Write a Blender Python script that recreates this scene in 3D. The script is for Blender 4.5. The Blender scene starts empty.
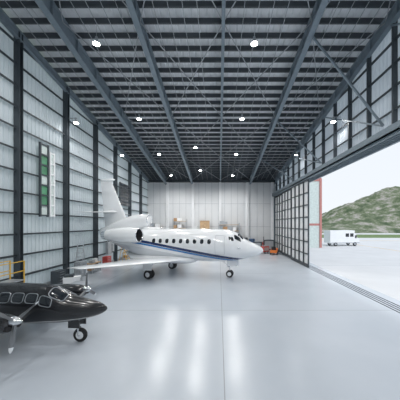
import bpy, bmesh, math, random
from mathutils import Vector, Matrix, noise
random.seed(4)
S = bpy.context.scene
try:
    S.view_settings.view_transform = 'Standard'
    S.view_settings.look = 'None'
except Exception: pass

# ------------------------------------------------------------ materials
def mat(name, col, rough=0.5, metal=0.0, var=0.06, nscale=3.0, coat=0.0, emit=None, estr=0.0, bump=0.0):
    m = bpy.data.materials.new(name); m.use_nodes = True
    nt = m.node_tree; b = nt.nodes['Principled BSDF']
    b.inputs['Roughness'].default_value = rough
    b.inputs['Metallic'].default_value = metal
    b.inputs['Coat Weight'].default_value = coat
    tc = nt.nodes.new('ShaderNodeTexCoord'); n = nt.nodes.new('ShaderNodeTexNoise')
    n.inputs['Scale'].default_value = nscale; n.inputs['Detail'].default_value = 3
    nt.links.new(tc.outputs['Object'], n.inputs['Vector'])
    r = nt.nodes.new('ShaderNodeValToRGB')
    r.color_ramp.elements[0].position = .3; r.color_ramp.elements[1].position = .7
    r.color_ramp.elements[0].color = tuple(max(0, c*(1-var)) for c in col)+(1,)
    r.color_ramp.elements[1].color = tuple(min(1, c*(1+var)) for c in col)+(1,)
    nt.links.new(n.outputs['Fac'], r.inputs['Fac']); nt.links.new(r.outputs['Color'], b.inputs['Base Color'])
    if emit:
        b.inputs['Emission Color'].default_value = (*emit, 1); b.inputs['Emission Strength'].default_value = estr
    if bump:
        bp = nt.nodes.new('ShaderNodeBump'); bp.inputs['Strength'].default_value = bump
        nt.links.new(n.outputs['Fac'], bp.inputs['Height']); nt.links.new(bp.outputs['Normal'], b.inputs['Normal'])
    return m

M_steel = mat('steel_bluegrey', (.20,.25,.29), .5, .1)
M_dark = mat('steel_dark', (.055,.068,.08), .5, .1)
M_purlin = mat('purlin_steel', (.07,.083,.095), .5, .1)
M_deck = mat('roof_deck', (.72,.75,.78), .5, 0)
M_white = mat('paint_white', (.84,.86,.88), .4, 0, .02)
M_jetwhite = mat('jet_white', (.86,.88,.9), .2, 0, .01, coat=.5)
M_grey = mat('grey_metal', (.42,.45,.48), .4, .4)
M_blade = mat('propeller_blade', (.2,.21,.22), .35, .5)
M_chrome = mat('polished_metal', (.75,.77,.8), .18, .95, .02)
M_rubber = mat('rubber', (.02,.02,.022), .8)
M_glass = mat('dark_glass', (.012,.016,.022), .08, 0, .05, coat=.6)
M_black = mat('black_gloss', (.018,.019,.022), .18, 0, .1, coat=.6)
M_yellow = mat('yellow_paint', (.7,.42,.05), .5)
M_orange = mat('orange_paint', (.75,.2,.04), .5)
M_red = mat('red_paint', (.5,.07,.06), .5)
M_blue = mat('blue_paint', (.08,.15,.28), .5)
M_card = mat('cardboard', (.42,.26,.14), .8, 0, .15)
M_wood = mat('plywood', (.5,.34,.2), .7, 0, .15)
M_lamp = mat('lamp_emit', (1,1,1), .5, emit=(1,.98,.95), estr=40)
M_green = mat('green_pane', (.10,.30,.17), .3, 0, .3, 1.5)
M_pane = mat('pale_pane', (.6,.68,.66), .3, 0, .1)
M_backwall = mat('back_wall_panel', (.66,.68,.70), .6, 0, .03, .6)

def translucent_sheet():
    m = bpy.data.materials.new('wall_sheet'); m.use_nodes = True
    nt = m.node_tree; nt.nodes.clear()
    o = nt.nodes.new('ShaderNodeOutputMaterial'); mx = nt.nodes.new('ShaderNodeMixShader')
    d = nt.nodes.new('ShaderNodeBsdfDiffuse'); t = nt.nodes.new('ShaderNodeBsdfTranslucent')
    d.inputs['Color'].default_value = (.56,.60,.64,1); t.inputs['Color'].default_value = (.70,.78,.84,1)
    tc = nt.nodes.new('ShaderNodeTexCoord'); n = nt.nodes.new('ShaderNodeTexNoise'); n.inputs['Scale'].default_value = .5
    r = nt.nodes.new('ShaderNodeMapRange'); r.inputs['To Min'].default_value = .22; r.inputs['To Max'].default_value = .44
    nt.links.new(tc.outputs['Object'], n.inputs['Vector']); nt.links.new(n.outputs['Fac'], r.inputs['Value'])
    nt.links.new(r.outputs['Result'], mx.inputs['Fac'])
    nt.links.new(d.outputs[0], mx.inputs[1]); nt.links.new(t.outputs[0], mx.inputs[2]); nt.links.new(mx.outputs[0], o.inputs[0])
    return m
M_sheet = translucent_sheet()

def floor_mat():
    m = bpy.data.materials.new('epoxy_floor'); m.use_nodes = True
    nt = m.node_tree; b = nt.nodes['Principled BSDF']; L = nt.links.new
    tc = nt.nodes.new('ShaderNodeTexCoord'); sp = nt.nodes.new('ShaderNodeSeparateXYZ'); L(tc.outputs['Object'], sp.inputs[0])
    def math_(op, a, bb=None):
        n = nt.nodes.new('ShaderNodeMath'); n.operation = op
        for i, v in enumerate((a, bb)):
            if v is None: continue
            if isinstance(v, (int, float)): n.inputs[i].default_value = v
            else: L(v, n.inputs[i])
        return n.outputs[0]
    def lines(sock, off, per, w):
        a = math_('ADD', sock, off); f = math_('PINGPONG', a, per/2); return math_('LESS_THAN', f, w)
    lx = lines(sp.outputs['X'], 900-.15, 9.0, .016); ly = lines(sp.outputs['Y'], 900-3, 9.0, .016)
    ln = math_('MAXIMUM', lx, ly)
    n = nt.nodes.new('ShaderNodeTexNoise'); n.inputs['Scale'].default_value = .35; n.inputs['Detail'].default_value = 6
    L(tc.outputs['Object'], n.inputs['Vector'])
    r = nt.nodes.new('ShaderNodeValToRGB'); r.color_ramp.elements[0].position=.3; r.color_ramp.elements[1].position=.7
    r.color_ramp.elements[0].color=(.51,.56,.62,1); r.color_ramp.elements[1].color=(.57,.615,.67,1)
    L(n.outputs['Fac'], r.inputs['Fac'])
    mx = nt.nodes.new('ShaderNodeMixRGB'); mx.inputs[2].default_value=(.33,.36,.39,1)
    L(ln, mx.inputs[0]); L(r.outputs[0], mx.inputs[1]); L(mx.outputs[0], b.inputs['Base Color'])
    n2 = nt.nodes.new('ShaderNodeTexNoise'); n2.inputs['Scale'].default_value = .8; L(tc.outputs['Object'], n2.inputs['Vector'])
    mr = nt.nodes.new('ShaderNodeMapRange'); mr.inputs['To Min'].default_value=.2; mr.inputs['To Max'].default_value=.28
    L(n2.outputs['Fac'], mr.inputs['Value']); L(mr.outputs['Result'], b.inputs['Roughness'])
    return m
M_floor = floor_mat()

# ------------------------------------------------------------ mesh helpers
def link(ob, parent=None):
    bpy.context.collection.objects.link(ob)
    if parent: ob.parent = parent
    return ob
def mesh_ob(name, verts, faces, mats, parent=None, smooth=False, fmats=None):
    me = bpy.data.meshes.new(name); me.from_pydata([tuple(v) for v in verts], [], faces)
    if not isinstance(mats, (list, tuple)): mats = [mats]
    for m in mats: me.materials.append(m)
    if fmats: me.polygons.foreach_set('material_index', fmats)
    bm = bmesh.new(); bm.from_mesh(me); bmesh.ops.recalc_face_normals(bm, faces=bm.faces); bm.to_mesh(me); bm.free()
    if smooth:
        me.polygons.foreach_set('use_smooth', [True]*len(me.polygons))
    me.update()
    return link(bpy.data.objects.new(name, me), parent)
def empty(name, loc=(0,0,0), rz=0):
    e = bpy.data.objects.new(name, None); e.location = loc; e.rotation_euler = (0,0,rz); e.empty_display_size=.3
    return link(e)

class B:
    """batch builder"""
    def __init__(s): s.v=[]; s.f=[]; s.m=[]
    def box(s, x0,x1,y0,y1,z0,z1, mi=0):
        i=len(s.v)
        s.v += [(x0,y0,z0),(x1,y0,z0),(x1,y1,z0),(x0,y1,z0),(x0,y0,z1),(x1,y0,z1),(x1,y1,z1),(x0,y1,z1)]
        for q in ((0,3,2,1),(4,5,6,7),(0,1,5,4),(1,2,6,5),(2,3,7,6),(3,0,4,7)):
            s.f.append(tuple(i+k for k in q)); s.m.append(mi)
    def bar(s, a, b, w, h=None, mi=0, up=(0,0,1)):
        a=Vector(a); b=Vector(b); h=h or w; d=(b-a).normalized(); u=Vector(up)
        if abs(d.dot(u))>.99: u=Vector((0,1,0))
        r=d.cross(u).normalized(); u=r.cross(d).normalized(); i=len(s.v)
        for p in (a,b):
            for (sx,sz) in ((-1,-1),(1,-1),(1,1),(-1,1)):
                s.v.append(tuple(p+r*sx*w/2+u*sz*h/2))
        for q in ((0,1,2,3),(7,6,5,4),(0,4,5,1),(1,5,6,2),(2,6,7,3),(3,7,4,0)):
            s.f.append(tuple(i+k for k in q)); s.m.append(mi)
    def ibeam(s, a, b, w, h, t=.03, mi=0):
        a=Vector(a); b=Vector(b); d=(b-a).normalized(); r=d.cross(Vector((0,0,1))).normalized(); u=r.cross(d)
        s.bar(a+u*(h/2), b+u*(h/2), w, t, mi); s.bar(a-u*(h/2), b-u*(h/2), w, t, mi); s.bar(a, b, t, h, mi)
    def cyl(s, a, b, r0, r1=None, n=16, mi=0, cap=True):
        r1 = r0 if r1 is None else r1
        a=Vector(a); b=Vector(b); d=(b-a).normalized(); u=Vector((0,0,1)) if abs(d.z)<.9 else Vector((1,0,0))
        p=d.cross(u).normalized(); q=d.cross(p); i=len(s.v)
        for (c,r) in ((a,r0),(b,r1)):
            for k in range(n):
                t=2*math.pi*k/n; s.v.append(tuple(c+p*math.cos(t)*r+q*math.sin(t)*r))
        for k in range(n):
            s.f.append((i+k,i+(k+1)%n,i+n+(k+1)%n,i+n+k)); s.m.append(mi)
        if cap:
            s.f.append(tuple(i+k for k in range(n))[::-1]); s.m.append(mi)
            s.f.append(tuple(i+n+k for k in range(n))); s.m.append(mi)
    def torus(s, c, ax, R, r, n=24, k=10, mi=0):
        c=Vector(c); d=Vector(ax).normalized(); u=Vector((0,0,1)) if abs(d.z)<.9 else Vector((1,0,0))
        p=d.cross(u).normalized(); q=d.cross(p); i=len(s.v)
        for a in range(n):
            t=2*math.pi*a/n; e=p*math.cos(t)+q*math.sin(t)
            for b in range(k):
                f=2*math.pi*b/k; s.v.append(tuple(c+e*(R+r*math.cos(f))+d*r*math.sin(f)))
        for a in range(n):
            for b in range(k):
                s.f.append((i+a*k+b,i+((a+1)%n)*k+b,i+((a+1)%n)*k+(b+1)%k,i+a*k+(b+1)%k)); s.m.append(mi)
    def wheel(s, c, R, w, mi_t, mi_h):
        c=Vector(c); r=w/2; s.torus(c,(0,1,0),R-r,r,28,10,mi_t)
        s.cyl(c-Vector((0,w*.4,0)), c+Vector((0,w*.4,0)), R-r*1.4, n=24, mi=mi_h)
        s.cyl(c-Vector((0,w*.5,0)), c+Vector((0,w*.5,0)), R*.25, n=12, mi=mi_h)
    def make(s, name, mats, parent=None, smooth=False):
        return mesh_ob(name, s.v, s.f, mats, parent, smooth, s.m)

def autosmooth(ob, ang=35):
    me=ob.data; bm=bmesh.new(); bm.from_mesh(me)
    for f in bm.faces: f.smooth=True
    for e in bm.edges:
        if len(e.link_faces)==2 and e.calc_face_angle(0)>math.radians(ang): e.smooth=False
    bm.to_mesh(me); bm.free()

def interp(secs, x):
    """secs sorted by descending x; hermite"""
    n=len(secs)
    for i in range(n-1):
        if secs[i][0] >= x >= secs[i+1][0]: break
    p1,p2=secs[i],secs[i+1]; p0=secs[i-1] if i>0 else p1; p3=secs[i+2] if i+2<n else p2
    h=p2[0]-p1[0]; t=(x-p1[0])/h; out=[x]
    for k in range(1,len(p1)):
        m1=(p2[k]-p0[k])/(p2[0]-p0[0]) if p2[0]!=p0[0] else 0
        m2=(p3[k]-p1[k])/(p3[0]-p1[0]) if p3[0]!=p1[0] else 0
        t2=t*t;t3=t2*t
        out.append((2*t3-3*t2+1)*p1[k]+(t3-2*t2+t)*h*m1+(-2*t3+3*t2)*p2[k]+(t3-t2)*h*m2)
    return out
def hullpt(secs,x,a,off=0):
    _,zt,zb,hw=interp(secs,x); zc=(zt+zb)/2; rz=(zt-zb)/2+off; hw+=off
    return (x, -hw*math.sin(a), zc+rz*math.cos(a))
def hull(name, secs, mats, parent, step=.12, n=40):
    xs=[]; x=secs[0][0]
    while x>secs[-1][0]+1e-6:
        xs.append(x); x-= step*(.3 if secs[0][0]-x<.6 else 1)
    xs.append(secs[-1][0]); v=[];f=[]
    for x in xs:
        for k in range(n): v.append(hullpt(secs,x,2*math.pi*k/n))
    for i in range(len(xs)-1):
        for k in range(n): f.append((i*n+k,i*n+(k+1)%n,(i+1)*n+(k+1)%n,(i+1)*n+k))
    f.append(tuple(range(n))); f.append(tuple((len(xs)-1)*n+k for k in range(n)))
    return mesh_ob(name,v,f,mats,parent,True)
def patch(secs, x0, a0, dx, da, off=.012, shear=0, p=4.0, v=None, f=None):
    """superellipse patch lying on hull; angles in degrees"""
    i=len(v); n=28; rings=6; v.append(hullpt(secs,x0,math.radians(a0),off))
    for r in range(1,rings+1):
        for k in range(n):
            t=2*math.pi*k/n; c,s=math.cos(t),math.sin(t)
            ex=math.copysign(abs(c)**(2/p),c)*r/rings; ey=math.copysign(abs(s)**(2/p),s)*r/rings
            v.append(hullpt(secs,x0+dx*ex+shear*ey,math.radians(a0+da*ey),off if r<rings else off*.1))
    for k in range(n): f.append((i,i+1+k,i+1+(k+1)%n))
    for r in range(rings-1):
        for k in range(n):
            a=i+1+r*n; f.append((a+k,a+(k+1)%n,a+n+(k+1)%n,a+n+k))
AF=[(0,0),(.02,.3),(.1,.7),(.3,1),(.6,.75),(.85,.3),(1,.03),(.85,-.22),(.6,-.5),(.3,-.7),(.1,-.5),(.02,-.25)]
def wing(name, secs, mats, parent, vertical=False):
    """secs: (span, xLE, xTE, z, thickness)"""
    v=[];f=[];n=len(AF)
    for (sp,le,te,z,th) in secs:
        for (c,t) in AF:
            x=le+(te-le)*c
            v.append((x, t*th/2, sp) if vertical else (x, sp, z+t*th/2))
    for i in range(len(secs)-1):
        for k in range(n): f.append((i*n+k,i*n+(k+1)%n,(i+1)*n+(k+1)%n,(i+1)*n+k))
    f.append(tuple(range(n))); f.append(tuple((len(secs)-1)*n+k for k in range(n)))
    o=mesh_ob(name,v,f,mats,parent); autosmooth(o,50); return o
def revolve(b, prof, yc, zc, n=28, mi=0, squash=1):
    """profile list (x,r) around x axis into batch"""
    i=len(b.v)
    for (x,r) in prof:
        for k in range(n):
            t=2*math.pi*k/n; b.v.append((x,yc+r*math.cos(t),zc+r*squash*math.sin(t)))
    for j in range(len(prof)-1):
        for k in range(n):
            b.f.append((i+j*n+k,i+j*n+(k+1)%n,i+(j+1)*n+(k+1)%n,i+(j+1)*n+k)); b.m.append(mi)

# ------------------------------------------------------------ hangar shell
XL,XR,YB,YF=-12.5,10.0,40.0,-14.0
roofz=lambda y: 12.15+.158*(40-y)
HEAD=9.35; DOOR0=-10.0; DOOR1=23.6

b=B(); b.box(XL-.3,XR+.6,YF-.3,YB+.3,-.3,0); b.make('floor',[M_floor])

def corrugated_wall(name, xw, y0, y1, zlo, zhi_f, out):
    v=[];f=[];y=y0;i=0;d=.05*out
    while y<y1-1e-6:
        for (dy,o) in ((0,0),(.2,0),(.23,d),(.3,d),(.33,0)):
            yy=min(y+dy,y1); v.append((xw+o,yy,zlo)); v.append((xw+o,yy,zhi_f(yy)))
        y+=.33
    for k in range(len(v)//2-1): f.append((2*k,2*k+2,2*k+3,2*k+1))
    return v,f
v,f=corrugated_wall('wall_left',XL,YF,YB,0,roofz,-1)
mesh_ob('wall_left',v,f,M_sheet)
v,f=corrugated_wall('',XR,YF,YB,HEAD,roofz,1)
v2,f2=corrugated_wall('',XR,YF,DOOR0,0,lambda y:HEAD,1)
n0=len(v); v+=v2; f+=[tuple(n0+k for k in q) for q in f2]
mesh_ob('wall_right',v,f,M_sheet)
# back wall: flat insulated panels with vertical joints
b=B(); b.box(XL,XR,YB,YB+.25,0,roofz(40)+.2,1)
x=XL
while x<XR-.1:
    for (z0,z1) in ((.15,4.0),(4.06,8.0),(8.06,12.1)):
        b.box(x+.03,min(x+1.09,XR),YB-.05,YB,z0,z1)
    x+=1.125
b.make('wall_back',[M_backwall,M_grey])
b=B(); b.box(XL,XR,YF-.25,YF,0,roofz(YF)); b.make('wall_front',[M_backwall])
b=B(); b.box(XL,XR,YB-.09,YB-.05,0,.22); b.make('baseboard_back',[M_grey])
b=B(); b.box(XL+.05,XL+.1,YF,YB,0,.3); b.make('baseboard_left',[M_grey])

# roof deck : ribbed sheet running down slope
v=[];f=[];x=XL-.3;zt=.25
while x<XR+.3:
    for (dx,o) in ((0,0),(.3,0),(.34,.06),(.41,.06),(.45,0)):
        for y in (YF-.3,YB+.3): v.append((x+dx,y,roofz(y)+.36+o))
    x+=.45
for k in range(len(v)//2-1): f.append((2*k,2*k+2,2*k+3,2*k+1))
mesh_ob('ceiling',v,f,M_deck)

# purlins (Z section) across x
b=B(); y=YF+.3
while y<YB:
    z=roofz(y)
    b.bar((XL+.02,y,z+.2),(XR-.02,y,z+.2),.03,.28)
    b.bar((XL+.02,y+.05,z+.05),(XR-.02,y+.05,z+.05),.1,.02)
    y+=.88
b.make('roof_purlins',[M_purlin])
# rafters along y
b=B()
for (x,w,h) in ((-9.1,.36,.85),(-4.6,.34,.75),(.25,.2,.35),(5.4,.34,.75),(9.7,.3,.7),(-12.2,.25,.5)):
    b.ibeam((x,YF,roofz(YF)-h/2),(x,YB,roofz(YB)-h/2),w,h,.04)
    y=YF+4.4
    while y<YB and h>.6:   # web stiffeners
        b.box(x-w/2+.02,x+w/2-.02,y-.02,y+.02,roofz(y)-h+.03,roofz(y)-.03); y+=2.2
b.make('roof_rafters',[M_steel])
# secondary: sag rods & cross bracing
b=B()
xs=[XL+.4,-9.1,-4.6,.25,5.4,9.7]
for y in [YF+1+8.8*k for k in range(6)]:
    for (xa,xb) in ((xs[1],xs[2]),(xs[3],xs[4]),(xs[4],xs[5]),(xs[2],xs[3])):
        y2=min(y+8.8,YB-.3)
        b.bar((xa,y,roofz(y)-.1),(xb,y2,roofz(y2)-.1),.045); b.bar((xb,y,roofz(y)-.1),(xa,y2,roofz(y2)-.1),.045)
for x in (-11.5,-10.7,-9.9,-8,-7.2,-6.4,-5.6,-3.6,-2.8,-2,-1.2,1.4,2.2,3.0,3.8,6.5,7.3,8.1,8.9):
    b.bar((x,YF,roofz(YF)-.02),(x,YB,roofz(YB)-.02),.028)
b.make('roof_cross_bracing',[M_grey])

# left wall framing
COLY=[14.1-4.4*k for k in range(6,0,-1)]+[14.1+4.4*k for k in range(6)]
b=B()
for y in COLY:
    b.box(XL+.02,XL+.4,y-.13,y-.1,0,roofz(y)-.05); b.box(XL+.02,XL+.4,y+.1,y+.13,0,roofz(y)-.05); b.box(XL+.19,XL+.22,y-.1,y+.1,0,roofz(y)-.05)
    b.box(XL+.0,XL+.5,y-.2,y+.2,0,.04)
b.make('steel_columns_left',[M_dark])
b=B(); z=1.3
while z<20:
    yend=min(YB,40-(z+.2-12.15)/.158) if z>12 else YB
    if yend>YF: b.box(XL+.02,XL+.2,YF,yend,z-.015,z+.015); b.box(XL+.17,XL+.2,YF,yend,z-.09,z+.015)
    z+=1.3
b.make('wall_girts_left',[M_dark])
# right wall framing above header (+ diagonal struts)
b=B(); z=HEAD+.3
while z<20:
    yend=min(YB,40-(z+.2-12.15)/.158) if z>12 else YB
    b.box(XR-.2,XR-.02,YF,yend,z-.015,z+.015); b.box(XR-.2,XR-.17,YF,yend,z-.09,z+.015); z+=1.3
for y in [YF+.5+2.2*k for k in range(25)]:
    if y<YB: b.box(XR-.28,XR-.02,y-.06,y+.06,HEAD,roofz(y)-.05)
for y in (5.3,13.5,21.7,29.9):
    b.bar((9.65,y,HEAD+.9),(5.5,y,roofz(y)-.85),.1,.1,1)
    b.bar((9.6,y,HEAD+.9),(9.6,min(y+7.5,39),roofz(min(y+7.5,39))-.9),.09,.09,1)
b.make('wall_girts_right',[M_dark,M_steel])
# door header truss box
b=B(); b.box(XR-.9,XR+.1,YF,YB,HEAD-.05,HEAD+.05); b.box(XR-.9,XR-.86,YF,YB,HEAD-.05,HEAD+.4); b.box(XR-.05,XR+.12,YF,YB,HEAD-.25,HEAD+.5)
for i in range(4): b.box(XR-.8+.22*i,XR-.76+.22*i,YF,YB,HEAD-.2,HEAD)
b.make('trim_door_header',[M_steel])
# tracks in floor
b=B()
for i in range(4): b.box(XR-.88+.24*i,XR-.82+.24*i,DOOR0+.1,YB-.4,0,.02)
b.make('door_tracks',[M_dark])
# parked sliding leaves
def leaf(name,x,y0,y1):
    b=B(); H=HEAD-.2
    for k in range(5):
        y=y0+(y1-y0)*k/4; b.box(x-.08,x+.04,y-.07,y+.07,.05,H)
    z=.1
    while z<H: b.box(x-.06,x+.04,y0,y1,z-.05,z+.05); z+=1.28
    b.box(x-.08,x+.04,y0,y1,H-.15,H); b.box(x-.08,x+.04,y0,y1,.02,.35)
    b.box(x+.05,x+.08,y0,y1,.05,H,1)
    b.make(name,[M_dark,M_backwall])
leaf('door_1',XR-.8,23.6,29.2); leaf('door_2',XR-.56,28.7,34.3); leaf('door_3',XR-.32,33.9,39.7)
b=B(); b.box(XR-.9,XR+.1,39.72,39.9,0,HEAD); b.make('trim_door_jamb',[M_steel])

# back wall pilasters + eave band
b=B()
for x in (-8.9,-4.5,.2,4.9,9.2):
    b.box(x-.2,x+.2,YB-.4,YB-.37,0,12.0); b.box(x-.2,x+.2,YB-.08,YB-.05,0,12.0); b.box(x-.02,x+.02,YB-.4,YB-.05,0,12.0)
b.make('steel_columns_back',[M_white])
b=B(); b.box(XL,XR,YB-.45,YB-.06,11.7,12.1); b.make('trim_eave_beam',[M_dark])
# window on left wall
def wall_window(name,y0,y1,z0,z1,rows,mats,pat,fm=.06):
    b=B(); X=XL+.22
    b.box(X,X+.14,y0-.1,y0,z0-.1,z1+.1); b.box(X,X+.14,y1,y1+.1,z0-.1,z1+.1)
    for r in range(rows+1):
        z=z0+(z1-z0)*r/rows; b.box(X,X+.14,y0,y1,z-.05,z+.05)
    for r in range(rows):
        z=z0+(z1-z0)*r/rows; b.box(X+.04,X+.07,y0,y1,z+.05,z+(z1-z0)/rows-.05,pat[r])
    b.make(name,mats)
wall_window('window_1',15.75,16.35,5.1,10.0,7,[M_dark,M_green,M_pane,M_glass],[2,1,1,2,1,1,2])
wall_window('window_2',16.65,16.95,5.1,9.6,6,[M_white,M_green,M_pane,M_glass],[2,2,2,2,2,2])
wall_window('window_3',28.4,31.2,6.9,9.6,6,[M_dark,M_green,M_pane,M_glass],[3,3,3,3,3,3])
# electrical panels on left wall
b=B(); b.box(XL+.22,XL+.5,24.9,25.7,1.2,2.5); b.box(XL+.22,XL+.45,26.0,26.5,1.4,2.3); b.box(XL+.22,XL+.3,25.2,25.3,2.5,8); b.make('electrical_panel',[M_grey])

# ------------------------------------------------------------ lamps
def lamp(x,y,z,wall=0,power=950,name='high_bay_lamp'):
    e=empty(name,(x,y,z))
    b=B(); b.cyl((0,0,.12),(0,0,.34),.09,.07,mi=0); b.cyl((0,0,-.08),(0,0,.12),.2,.09,n=20,mi=0,cap=False)
    b.cyl((0,0,-.1),(0,0,-.04),.16,n=20,mi=1)
    if wall: b.bar((0,0,.3),(wall,0,.3),.05,mi=0)
    else: b.cyl((0,0,.34),(0,0,roofz(y)-z+.05),.012,n=6,mi=0)
    b.make('fixture',[M_grey,M_lamp],e)
    l=bpy.data.lights.new('bulb','SPOT'); l.energy=power; l.spot_size=math.radians(165); l.spot_blend=.6; l.shadow_soft_size=.35; l.color=(1,.98,.95)
    o=bpy.data.objects.new('bulb',l); o.location=(0,0,-.16); link(o,e)
for y in (-9,-1.5,6,13.7,21,28,35):
    for x in (-7.3,2.1):
        lamp(x,y,roofz(y)-1.0)
for y in (26.3,33): lamp(-2.7,y,roofz(y)-1.0)
for y in (9.7,18.5,27.3): lamp(XL+1.0,y,12.7,-.56,150,'wall_lamp'); lamp(XR-.9,y-.2,12.7,.58,150,'wall_lamp')

# ------------------------------------------------------------ business jet
jet_paint=bpy.data.materials.new('jet_livery'); jet_paint.use_nodes=True
nt=jet_paint.node_tree; bs=nt.nodes['Principled BSDF']; bs.inputs['Roughness'].default_value=.16; bs.inputs['Coat Weight'].default_value=.8
L=nt.links.new
def mth(nt,op,a,bb=None,c=None):
    n=nt.nodes.new('ShaderNodeMath'); n.operation=op
    for i,v in enumerate((a,bb,c)):
        if v is None: continue
        if isinstance(v,(int,float)): n.inputs[i].default_value=v
        else: nt.links.new(v,n.inputs[i])
    return n.outputs[0]
tc=nt.nodes.new('ShaderNodeTexCoord'); sp=nt.nodes.new('ShaderNodeSeparateXYZ'); L(tc.outputs['Object'],sp.inputs[0])
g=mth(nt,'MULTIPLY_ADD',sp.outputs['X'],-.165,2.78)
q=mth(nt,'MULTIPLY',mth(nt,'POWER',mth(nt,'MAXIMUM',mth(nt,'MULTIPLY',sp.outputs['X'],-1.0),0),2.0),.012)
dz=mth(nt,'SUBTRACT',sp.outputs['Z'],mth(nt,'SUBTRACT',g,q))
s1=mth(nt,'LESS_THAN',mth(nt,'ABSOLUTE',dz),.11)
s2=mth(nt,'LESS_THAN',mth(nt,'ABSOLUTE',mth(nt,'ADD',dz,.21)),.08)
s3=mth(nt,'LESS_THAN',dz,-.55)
def mixc(fac,a,col):
    n=nt.nodes.new('ShaderNodeMixRGB'); L(fac,n.inputs[0]); n.inputs[2].default_value=(*col,1)
    if isinstance(a,tuple): n.inputs[1].default_value=(*a,1)
    else: L(a,n.inputs[1])
    return n.outputs[0]
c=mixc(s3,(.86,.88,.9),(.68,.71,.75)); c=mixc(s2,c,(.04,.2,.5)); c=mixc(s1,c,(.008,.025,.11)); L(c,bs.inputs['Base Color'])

J=empty('business_jet',(-5.1,21.0,0),math.radians(-14))
FS=[(9.0,2.34,2.30,.02),(8.93,2.5,2.18,.17),(8.7,2.69,2.02,.37),(8.2,2.93,1.84,.62),(7.7,3.15,1.69,.83),(7.4,3.32,1.6,.93),(7.1,3.6,1.52,1.02),(6.6,3.88,1.42,1.17),
 (5.9,4.02,1.36,1.28),(5.0,4.08,1.3,1.35),(2,4.08,1.3,1.35),(-1,4.08,1.32,1.35),(-2.2,4.1,1.5,1.27),(-3.4,4.1,1.9,1.05),(-4.6,4.0,2.4,.75),(-5.6,3.85,2.8,.5),(-6.2,3.7,3.05,.3),(-6.45,3.55,3.2,.12)]
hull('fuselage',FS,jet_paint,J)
v=[];f=[]
for k in range(9):
    for s in (1,-1): patch(FS,4.75-k*.62,s*74,.15,8,.012,v=v,f=f,p=3)
for s in (1,-1):
    patch(FS,7.17,s*17,.22,13,.015,v=v,f=f,p=5)
    patch(FS,6.98,s*45,.26,11,.015,v=v,f=f,p=5,shear=.05)
    patch(FS,6.5,s*58,.2,8,.015,v=v,f=f,p=4,shear=.05)
mesh_ob('windows',v,f,M_glass,J,True)
# door outline
b=B()
for s in (1,-1):
    for (xa,a0,xb,a1) in ((6.0,50,6.0,118),(5.25,50,5.25,118),(6.0,50,5.25,50),(6.0,118,5.25,118)):
        N=8
        for i in range(N):
            p=hullpt(FS,xa+(xb-xa)*i/N,math.radians(s*(a0+(a1-a0)*i/N)),.004); q2=hullpt(FS,xa+(xb-xa)*(i+1)/N,math.radians(s*(a0+(a1-a0)*(i+1)/N)),.004)
            b.bar(p,q2,.02,.02)
b.make('door_outline',[M_grey],J)
# belly fairing
BF=[(3.4,1.45,1.3,.4),(3.0,1.7,1.12,1.0),(1.5,1.85,1.02,1.45),(-1,1.85,1.02,1.45),(-2.5,1.8,1.2,1.2),(-3.6,1.95,1.75,.4)]
hull('belly_fairing',BF,M_jetwhite,J,.2,28)
for s,nm in ((-1,'wing_right'),(1,'wing_left')):
    wing(nm,[(s*.9,2.6,-2.1,1.45,.5),(s*2.6,1.5,-2.1,1.5,.36),(s*7.5,-1.15,-2.5,1.78,.12),(s*7.7,-1.5,-2.5,1.79,.04)],M_jetwhite,J)
    wing('stabilizer_'+nm[5:],[(s*.05,-4.95,-6.3,5.65,.16),(s*3.3,-5.75,-6.25,5.5,.06)],M_jetwhite,J)
wing('fin',[(3.7,-2.6,-6.15,0,.42),(5.2,-3.9,-6.35,0,.34),(8.75,-5.55,-6.75,0,.16)],M_jetwhite,J,True)
b=B(); revolve(b,[(-5.1,.01),(-5.25,.1),(-5.6,.15),(-6.4,.14),(-6.75,.07),(-6.8,.01)],0,8.78,16); revolve(b,[(-4.6,.01),(-4.8,.14),(-5.4,.2),(-6.2,.16),(-6.55,.01)],0,5.65,16); b.make('fin_bullets',[M_jetwhite],J,True)
# engines
b=B()
for y in (-1.95,1.95):
    revolve(b,[(-1.75,.30),(-1.4,.42),(-1.2,.5)],y,3.55,mi=1); revolve(b,[(-1.2,.5),(-1.14,.54),(-1.2,.59)],y,3.55,mi=2)
    revolve(b,[(-1.2,.59),(-1.6,.64),(-2.6,.65),(-3.6,.58),(-4.3,.46)],y,3.55,mi=0); revolve(b,[(-4.3,.46),(-4.75,.36),(-4.75,.3),(-4.2,.28)],y,3.55,mi=2)
    revolve(b,[(-1.35,.01),(-1.5,.1),(-1.75,.16),(-1.75,.31)],y,3.55,mi=1); revolve(b,[(-4.2,.28),(-4.2,.01)],y,3.55,mi=1)
revolve(b,[(-1.9,.25),(-1.6,.38),(-1.4,.45)],0,4.82,mi=1); revolve(b,[(-1.9,.25),(-1.9,.01)],0,4.82,mi=1)
revolve(b,[(-1.4,.45),(-1.34,.49),(-1.4,.54)],0,4.82,mi=2)
o=b.make('engines',[M_jetwhite,M_rubber,M_chrome],J,True); autosmooth(o,50)
CD=[(-1.4,5.36,4.28,.54),(-2.2,5.4,4.1,.57),(-3.4,5.25,3.5,.58),(-4.8,4.8,3.2,.52),(-6.0,4.3,3.3,.42),(-6.6,4.1,3.4,.34)]
hull('center_duct',CD,M_jetwhite,J,.2,28)
for s in (-1,1): wing('pylon',[(s*.7,-1.8,-4.2,3.6,.22),(s*1.5,-1.9,-4.0,3.56,.18)],M_jetwhite,J)
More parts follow.
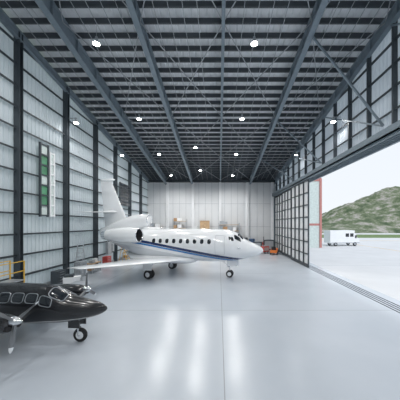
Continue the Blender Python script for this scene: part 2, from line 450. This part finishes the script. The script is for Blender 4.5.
# gear
b=B()
for y in (-.17,.17): b.wheel((6.2,y,.3),.3,.17,0,1)
b.cyl((6.2,-.2,.3),(6.2,.2,.3),.05,mi=2); b.cyl((6.2,0,.3),(6.15,0,1.5),.06,mi=2); b.cyl((6.18,0,.8),(5.4,0,1.45),.035,mi=2); b.box(6.0,6.9,-.28,-.26,1.0,1.45,3); b.box(6.0,6.9,.26,.28,1.0,1.45,3); b.box(6.22,6.3,-.06,.06,.9,1.02,1)
for s in (-1,1):
    for dy in (-.19,.19): b.wheel((-.1,s*2.2+dy,.38),.38,.24,0,1)
    b.cyl((-.1,s*2.2-.25,.38),(-.1,s*2.2+.25,.38),.06,mi=2); b.cyl((-.1,s*2.2,.38),(-.1,s*2.25,1.45),.08,mi=2); b.cyl((-.1,s*2.2,.8),(-.1,s*1.3,1.3),.04,mi=2)
    b.box(-.5,.3,s*2.52-.015,s*2.52+.015,.75,1.45,3); b.cyl((-.1,s*2.2,.6),(-.5,s*2.2,1.3),.03,mi=2)
o=b.make('landing_gear',[M_rubber,M_white,M_chrome,M_jetwhite],J); autosmooth(o,40)
b=B(); b.box(3.0,3.25,-.01,.01,4.05,4.35); b.box(.3,.55,-.01,.01,4.05,4.3); b.cyl((6.9,-1.0,2.6),(7.3,-1.14,2.55),.02,mi=1); b.make('antennas',[M_white,M_chrome],J)

# ------------------------------------------------------------ black twin prop
bl=bpy.data.materials.new('prop_livery'); bl.use_nodes=True; nt=bl.node_tree; L=nt.links.new
bs=nt.nodes['Principled BSDF']; bs.inputs['Roughness'].default_value=.2; bs.inputs['Coat Weight'].default_value=.3
tc=nt.nodes.new('ShaderNodeTexCoord'); sp=nt.nodes.new('ShaderNodeSeparateXYZ'); L(tc.outputs['Object'],sp.inputs[0])
d=mth(nt,'SUBTRACT',sp.outputs['Z'],mth(nt,'MULTIPLY_ADD',sp.outputs['X'],.08,.98))
c=mixc(mth(nt,'LESS_THAN',d,0),(.018,.019,.022),(.12,.125,.13)); c=mixc(mth(nt,'LESS_THAN',mth(nt,'ABSOLUTE',d),.018),c,(.6,.6,.6)); L(c,bs.inputs['Base Color'])
P=empty('twin_propeller_airplane',(-5.3,8.8,0),math.radians(-3))
PS=[(1.05,1.31,1.27,.02),(1.0,1.38,1.2,.08),(.8,1.49,1.08,.2),(.4,1.6,.95,.34),(0,1.69,.86,.44),(-.3,1.77,.8,.5),(-.7,1.97,.75,.55),(-1.1,2.14,.72,.57),(-1.7,2.2,.7,.58),(-3.4,2.2,.7,.58),(-4.6,2.05,.85,.48),(-5.6,1.9,1.1,.3),(-6.3,1.75,1.35,.12)]
hull('fuselage',PS,bl,P,.1,40)
v=[];f=[]
for s in (1,-1):
    patch(PS,-.68,s*26,.27,22,.012,v=v,f=f,p=5)
    patch(PS,-.98,s*66,.2,14,.012,v=v,f=f,p=4)
    for k in range(5): patch(PS,-1.5-k*.52,s*62,.2,13,.012,v=v,f=f,p=4)
mesh_ob('windows',v,f,M_glass,P,True)
b=B()
for s in (1,-1):
    for (xc,a0,da,dx) in [(-.98,66,15,.22),(-.68,26,23,.29)]+[(-1.5-.52*k,62,14,.22) for k in range(5)]:
        N=20
        for i in range(N):
            pts=[]
            for t in (2*math.pi*i/N,2*math.pi*(i+1)/N):
                cc,ss=math.cos(t),math.sin(t)
                pts.append(hullpt(PS,xc+dx*math.copysign(abs(cc)**.5,cc),math.radians(s*(a0+da*math.copysign(abs(ss)**.5,ss))),.005))
            b.bar(pts[0],pts[1],.022,.022)
b.make('window_trim',[M_grey],P)
for s,nm in ((-1,'wing_right'),(1,'wing_left')):
    wing(nm,[(s*.4,-1.9,-3.7,.85,.26),(s*1.7,-2.0,-3.6,.92,.24),(s*4.2,-2.3,-3.3,1.15,.12),(s*4.4,-2.5,-3.3,1.17,.04)],M_grey,P)
    wing('stabilizer_'+nm[5:],[(s*.05,-5.3,-6.2,1.6,.1),(s*1.7,-5.6,-6.2,1.62,.05)],M_black,P)
wing('fin',[(1.6,-4.7,-6.3,0,.14),(3.2,-5.6,-6.35,0,.07)],M_black,P,True)
b=B()
for s in (-1,1):
    y=s*1.75; X0=-.9; Z=1.52
    revolve(b,[(X0+.22,.01),(X0+.16,.08),(X0,.14),(X0-.08,.15)],y,Z-.02,mi=5)
    revolve(b,[(X0-.08,.15),(X0-.1,.26),(X0-.25,.32),(X0-.9,.36),(X0-1.6,.32),(X0-2.4,.2),(X0-2.9,.02)],y,Z-.1,mi=0,squash=.85)
    b.cyl((X0-.04,y-.17,Z-.2),(X0-.3,y-.17,Z-.2),.08,n=14,mi=2); b.cyl((X0-.04,y+.17,Z-.2),(X0-.3,y+.17,Z-.2),.08,n=14,mi=2)
    for j in range(3):
        a=math.radians((-100 if s<0 else 88)+120*j); c=Vector((X0,y,Z-.02)); d=Vector((0,math.cos(a),math.sin(a))); t=Vector((0,-math.sin(a),math.cos(a)))
        i=len(b.v); st=[(.1,.05,.05),(.25,.06,.05),(.5,.075,.035),(.76,.065,.022),(.86,.05,.015),(.92,.02,.008)]
        for (r,w,th) in st:
            tw=math.radians(50-32*r); wd=t*math.cos(tw)+Vector((1,0,0))*math.sin(tw); nd=d.cross(wd)
            for (u,vv) in ((-1,0),(0,1),(1,0),(0,-1)): b.v.append(tuple(c+d*r+wd*w*u+nd*th*vv))
        for k in range(len(st)-1):
            for m in range(4): b.f.append((i+k*4+m,i+k*4+(m+1)%4,i+(k+1)*4+(m+1)%4,i+(k+1)*4+m)); b.m.append(4 if k<3 else 1)
        e=i+(len(st)-1)*4; b.f.append((e,e+1,e+2,e+3)); b.m.append(1)
o=b.make('engines_and_propellers',[M_black,M_white,M_rubber,M_dark,M_blade,M_chrome],P,True); autosmooth(o,45)
b=B(); b.wheel((0,0,.27),.27,.16,0,1); b.cyl((0,-.12,.27),(0,.12,.27),.03,mi=2); b.cyl((-.02,-.12,.27),(-.05,-.06,.65),.025,mi=2); b.cyl((-.02,.12,.27),(-.05,.06,.65),.025,mi=2); b.cyl((-.05,0,.6),(-.1,0,.95),.045,mi=2); b.box(-.35,.1,-.2,-.18,.6,.9,3); b.box(-.35,.1,.18,.2,.6,.9,3)
for s in (-1,1):
    b.wheel((-3.0,s*1.75,.3),.3,.18,0,1); b.cyl((-3.0,s*1.75+.12*s,.3),(-3.0,s*1.75+.12*s,1.0),.045,mi=2); b.cyl((-3.0,s*1.75-.05,.3),(-3.0,s*1.75+.16*s,.3),.03,mi=2)
o=b.make('landing_gear',[M_rubber,M_white,M_chrome,M_black],P); autosmooth(o,40)

# ------------------------------------------------------------ equipment by the left wall
def platform(name,x,y,rz,m):
    e=empty(name,(x,y,0),rz); b=B()
    for sx in (-.8,.8):
        for sy in (-.4,.4): b.bar((sx,sy,.1),(sx,sy,2.4),.05); b.wheel((sx,sy,.09),.09,.05,1,2)
    b.box(-.8,.8,-.4,.4,1.3,1.36,2)
    for z in (1.85,2.4):
        for sy in (-.4,.4): b.bar((-.8,sy,z),(.8,sy,z),.04)
        b.bar((-.8,-.4,z),(-.8,.4,z),.04)
    b.bar((-.8,-.4,.3),(.8,.4,1.2),.04); b.bar((-.8,.4,.3),(.8,.4,.3),.04); b.bar((-.8,-.4,.3),(.8,-.4,.3),.04)
    for i in range(6): b.box(-.8-.22*i-.25,-.8-.22*i,-.35,.35,1.15-.22*i,1.18-.22*i,2)
    for sy in (-.38,.38): b.bar((-.8,sy,1.3),(-2.15,sy,.02),.05,.08)
    b.make('frame',[m,M_rubber,M_grey],e)
platform('maintenance_platform',-11.5,12.3,math.radians(90),M_yellow)
def cabinet(x,y,c,w=.9,h=1.1):
    e=empty('tool_cabinet',(x,y,0),math.radians(90)); b=B(); b.box(-w/2,w/2,-.25,.25,.1,h)
    for i in range(5): b.box(-w/2+.04,w/2-.04,-.27,-.25,.14+i*(h-.15)/5,.1+(i+.9)*(h-.15)/5); b.box(-w/4,w/4,-.3,-.27,.1+(i+.6)*(h-.15)/5,.12+(i+.6)*(h-.15)/5,1)
    for sx in (-w/2+.08,w/2-.08):
        for sy in (-.18,.18): b.wheel((sx,sy,.05),.05,.03,2,1)
    b.make('body',[c,M_grey,M_rubber],e)
cabinet(-11.8,16.9,M_dark); cabinet(-11.8,24.2,M_red); cabinet(-11.8,19.6,M_grey,1.0,1.3)
def ladder(x,y,rz,h=3.0,m=M_yellow):
    e=empty('step_ladder',(x,y,0),rz); b=B()
    for s in (-.28,.28): b.bar((s,-.6,0),(s*.7,0,h),.05,.03); b.bar((s,.6,0),(s*.7,0,h),.04,.03)
    for i in range(1,9): t=i/9; b.box(-.28+.08*t,.28-.08*t,-.6+.6*t-.05,-.6+.6*t+.05,h*t-.01,h*t+.02)
    b.make('frame',[m],e)
ladder(-10.9,18.1,0.3,2.9,M_grey); ladder(-10.9,26.5,1.2,2.6,M_yellow)
def bench(x,y,rz=math.radians(90),m=0):
    e=empty('workbench',(x,y,0),rz); b=B(); b.box(-.8,.8,-.35,.35,.85,.92,1)
    for sx in (-.72,.72):
        for sy in (-.3,.3): b.bar((sx,sy,0),(sx,sy,.85),.06)
    b.box(-.75,.75,-.3,.3,.25,.29); b.box(-.5,-.1,-.2,.15,.92,1.15,0); b.box(.2,.6,-.1,.2,.92,1.25,3); b.box(-.7,-.3,-.2,.2,.29,.6,4)
    b.make('body',[M_grey,M_wood,M_red,M_white,M_card],e)
bench(-11.7,21.4); bench(-11.7,29.4); bench(3.2,37.4,0)
e=empty('ground_power_cart',(-10.2,16.0,0),.4); b=B(); b.box(-.5,.5,-.3,.3,.3,.85); b.box(-.45,.1,-.25,.25,.85,1.0,1)
for sx in (-.35,.35):
    for sy in (-.33,.33): b.wheel((sx,sy,.17),.17,.08,2,3)
b.bar((.5,0,.35),(1.1,0,.1),.04,mi=3); b.bar((1.1,-.15,.1),(1.1,.15,.1),.04,mi=3); b.box(.51,.53,-.2,.2,.5,.75,3); b.make('body',[M_white,M_dark,M_rubber,M_grey],e)

# ------------------------------------------------------------ back wall equipment
def rack(x,w,h,levels,fill=.9):
    e=empty('storage_rack',(x,38.9,0)); b=B()
    for sx in (-w/2,w/2):
        for sy in (-.5,.5): b.bar((sx,sy,0),(sx,sy,h),.1,mi=0)
    for i in range(levels):
        z=.3+(h-.6)*i/(levels-1); b.box(-w/2,w/2,-.5,.5,z-.06,z,1)
        xx=-w/2+.1
        while xx<w/2-.7:
            ww=random.uniform(.4,.9); hh=random.uniform(.35,.9)
            if random.random()<fill: b.box(xx,xx+ww,-.4,.35,z,z+hh,random.choice([2,0,3,4,3]))
            xx+=ww+random.uniform(.05,.3)
    b.make('frame_and_boxes',[M_grey,M_wood,M_card,M_wood,M_white],e)
rack(-6.6,2.2,5.3,5,.95); rack(1.7,3.4,4.7,5,.85); rack(-10.8,2.2,4.2,4,.8)
e=empty('wooden_cupboard',(-2.4,39.0,0)); b=B(); b.box(-.8,.8,-.4,.4,.1,5.0)
for sx in (-1,1):
    for (z0,z1) in ((.15,2.4),(2.5,4.9)): b.box(min(sx*.02,sx*.76),max(sx*.02,sx*.76),-.43,-.4,z0,z1); b.box(sx*.1-.015,sx*.1+.015,-.47,-.43,(z0+z1)/2,(z0+z1)/2+.2,1)
b.box(-.85,.85,-.45,.4,5.0,5.06); b.box(-.75,.75,-.35,.35,0,.1,1); b.make('body',[M_wood,M_dark],e)
def locker(x,w=1.2,h=2.1,m=M_grey):
    e=empty('storage_locker',(x,39.1,0)); b=B(); b.box(-w/2,w/2,-.35,.35,.08,h)
    for s in (-1,1):
        b.box(min(s*.02,s*(w/2-.03)),max(s*.02,s*(w/2-.03)),-.38,-.35,.15,h-.06); b.box(s*.08-.015,s*.08+.015,-.42,-.38,h*.5,h*.5+.2,1)
        for k in range(4): b.box(s*w/4-.15,s*w/4+.15,-.39,-.38,h-.35+.05*k,h-.33+.05*k,1)
    b.box(-w/2+.05,w/2-.05,-.3,.3,0,.08,1)
    b.make('body',[m,M_dark],e)
locker(4.25,1.2,2.2,M_dark); locker(5.6,.9,2.0,M_blue)
# small orange tug
e=empty('aircraft_tug',(8.2,34.2,0),math.radians(-110)); e.scale=(.8,.8,.85); b=B()
b.box(-1.1,1.1,-.6,.6,.35,.8,0); b.box(-1.1,-.2,-.6,.6,.8,1.0,0); b.box(.3,.7,-.4,.4,.8,.95,1); b.box(.7,.8,-.4,.4,.95,1.4,1)
for sx in (-.7,.7):
    for sy in (-.6,.6): b.wheel((sx,sy,.28),.28,.2,1,2)
b.bar((0,.0,.95),(-.05,0,1.2),.04,mi=1); b.torus((.02,0,1.22),(.6,0,1),.17,.02,mi=1)
b.bar((-1.1,0,.5),(-1.35,0,.5),.08,mi=1); b.box(-1.12,-1.1,-.45,-.25,.6,.72,2); b.box(-1.12,-1.1,.25,.45,.6,.72,2)
b.make('body',[M_orange,M_rubber,M_grey],e)
def cart(name,x,y,rz,c,h=1.1,w=1.4):
    e=empty(name,(x,y,0),rz); b=B(); b.box(-w/2,w/2,-.4,.4,.3,h,0); b.box(-w/2+.1,w/2-.1,-.42,-.4,.45,h-.15,1); b.box(-w/4,w/4,-.3,.3,h,h+.15,1)
    for sx in (-w/2+.2,w/2-.2):
        for sy in (-.42,.42): b.wheel((sx,sy,.18),.18,.1,2,1)
    b.bar((-w/2,-.3,h),(-w/2,-.3,h+.5),.04,mi=2); b.bar((-w/2,.3,h),(-w/2,.3,h+.5),.04,mi=2); b.bar((-w/2,-.3,h+.5),(-w/2,.3,h+.5),.04,mi=2)
    b.make('body',[c,M_grey,M_rubber],e)
cart('service_cart',4.7,36.7,.1,M_blue,1.3,1.1); cart('service_cart',6.3,37.3,-.3,M_dark,1.6); cart('compressor_cart',7.0,35.2,.5,M_red,1.1,1.0); cart('service_cart',5.2,34.6,.2,M_dark,.9,1.1); cart('generator_cart',8.1,37.6,0,M_dark,1.9,1.6)
e=empty('gas_cylinder_rack',(7.1,39.1,0)); b=B()
for i in range(4): b.cyl((-.5+.3*i,0,.0),(-.5+.3*i,0,1.3),.12,n=14,mi=i%2); b.cyl((-.5+.3*i,0,1.3),(-.5+.3*i,0,1.45),.12,.04,n=14,mi=i%2); b.cyl((-.5+.3*i,0,1.45),(-.5+.3*i,0,1.55),.035,n=10,mi=2)
b.bar((-.75,-.16,.8),(.65,-.16,.8),.05,mi=2); b.make('cylinders',[M_blue,M_red,M_grey],e)

# ------------------------------------------------------------ outdoors
M_apron=mat('apron_concrete',(.62,.63,.64),.8,0,.05,.3)
b=B(); b.box(XR+.6,90,-60,75,-.35,-.02); 
b.box(30,30.2,-60,75,-.03,-.015,1); b.box(XR+.6,90,62,62.4,-.03,-.015,1)
for k in range(8): b.box(XR+.6,90,-60+17*k,-59.94+17*k,-.03,-.016,2)
b.make('apron_ground',[M_apron,M_yellow,M_grey])
M_grass=mat('grass',(.13,.2,.07),.9,0,.25,.6)
b=B(); b.box(-60,260,-80,260,-.6,-.37); b.box(10.6,260,75,98,-.37,-.0); b.make('grass_ground',[M_grass])
b=B(); b.box(10,260,98,112,-.36,0.02); b.make('runway_ground',[M_apron])
def hill():
    m=bpy.data.materials.new('rocky_hill'); m.use_nodes=True; nt=m.node_tree; bs=nt.nodes['Principled BSDF']; bs.inputs['Roughness'].default_value=1
    tc=nt.nodes.new('ShaderNodeTexCoord'); n=nt.nodes.new('ShaderNodeTexNoise'); n.inputs['Scale'].default_value=.14; n.inputs['Detail'].default_value=8; n.inputs['Roughness'].default_value=.75
    nt.links.new(tc.outputs['Object'],n.inputs['Vector']); r=nt.nodes.new('ShaderNodeValToRGB'); cr=r.color_ramp
    cr.elements[0].position=.38; cr.elements[0].color=(.05,.08,.04,1); cr.elements[1].position=.62; cr.elements[1].color=(.40,.37,.35,1)
    e=cr.elements.new(.5); e.color=(.14,.17,.10,1)
    nt.links.new(n.outputs['Fac'],r.inputs['Fac']); nt.links.new(r.outputs[0],bs.inputs['Base Color'])
    v=[];f=[];nx,ny=180,60
    for j in range(ny):
        for i in range(nx):
            x=30+i*1.4; y=112+j*1.7; t=j/(ny-1)
            ridge=7+21*math.exp(-((x-118)/27)**2)+12*math.exp(-((x-170)/40)**2)+4*math.exp(-((x-80)/14)**2)
            prof=min(1,(t*2.2))**.8*(1 if t<.5 else 1-.5*(t-.5)*2)
            edge=min(1,(x-30)/25)
            z=ridge*prof*edge+ noise.fractal(Vector((x*.05,y*.05,0)),.9,2,6)*4.0*prof*edge
            v.append((x,y,max(z,0)-.3))
    for j in range(ny-1):
        for i in range(nx-1): a=j*nx+i; f.append((a,a+1,a+nx+1,a+nx))
    mesh_ob('rocky_hill',v,f,m,smooth=False)
hill()
M_pink=mat('pink_trim',(.5,.22,.2),.7)
# neighbouring building
b=B(); b.box(12.5,19.4,44,60,-.02,13.0,0); b.box(19.2,19.6,43.8,44.3,-.02,13.2,1); b.box(12.4,19.55,43.9,60.1,12.7,13.3,1); b.box(12.4,19.42,43.95,44.0,4.2,4.6,1); b.box(14,17,43.93,44,0,3.6,2)
b.make('neighbouring_building',[M_pane,M_pink,M_grey])
# white van
e=empty('white_van',(25.5,48,-.02),math.radians(8)); b=B()
b.box(-3.2,2.2,-1.1,1.1,.6,3.2,0)
i=len(b.v)
for y in (-1.08,1.08): b.v+= [(2.2,y,.55),(3.3,y,.55),(3.3,y,1.4),(2.9,y,1.6),(2.5,y,2.5),(2.2,y,2.6)]
b.f+=[(i,i+1,i+2,i+3,i+4,i+5),(i+11,i+10,i+9,i+8,i+7,i+6)]; b.m+=[0,0]
for k in range(6): b.f.append((i+k,i+6+k,i+6+(k+1)%6,i+(k+1)%6)); b.m.append(1 if k==3 else 0)
for k in range(2): b.box(.2+1.0*k,.95+1.0*k,-1.12,-1.1,1.9,2.6,1)
b.box(2.3,2.7,-1.1,-1.08,1.6,2.2,1); b.box(-3.2,3.35,-1.12,-1.1,.6,.75,3)
for x in (-2.0,2.3):
    for y in (-1.0,1.0): b.wheel((x,y,.42),.42,.26,2,3)
b.make('body',[M_white,M_glass,M_rubber,M_grey],e)

# ------------------------------------------------------------ world, sun, camera
w=bpy.data.worlds.new('World'); S.world=w; w.use_nodes=True; nt=w.node_tree
bg=nt.nodes['Background']; tc=nt.nodes.new('ShaderNodeTexCoord'); sp=nt.nodes.new('ShaderNodeSeparateXYZ'); r=nt.nodes.new('ShaderNodeValToRGB')
r.color_ramp.elements[0].position=0; r.color_ramp.elements[0].color=(.90,.94,.98,1); r.color_ramp.elements[1].position=.8; r.color_ramp.elements[1].color=(.8,.88,1,1)
nt.links.new(tc.outputs['Generated'],sp.inputs[0]); nt.links.new(sp.outputs['Z'],r.inputs[0]); nt.links.new(r.outputs[0],bg.inputs[0]); bg.inputs[1].default_value=1.02
sl=bpy.data.lights.new('sun','SUN'); sl.energy=1.6; sl.angle=math.radians(8); so=link(bpy.data.objects.new('sun',sl)); so.rotation_euler=Vector((.12,-.6,.8)).to_track_quat('Z','Y').to_euler()

cd=bpy.data.cameras.new('camera'); cam=link(bpy.data.objects.new('camera',cd)); cam.location=(0,0,4.5); cam.rotation_euler=(math.radians(90),0,0)
cd.sensor_width=36; cd.lens=230/400*36; cd.shift_x=-19/400; cd.shift_y=24/400; cd.clip_end=1000
S.camera=cam
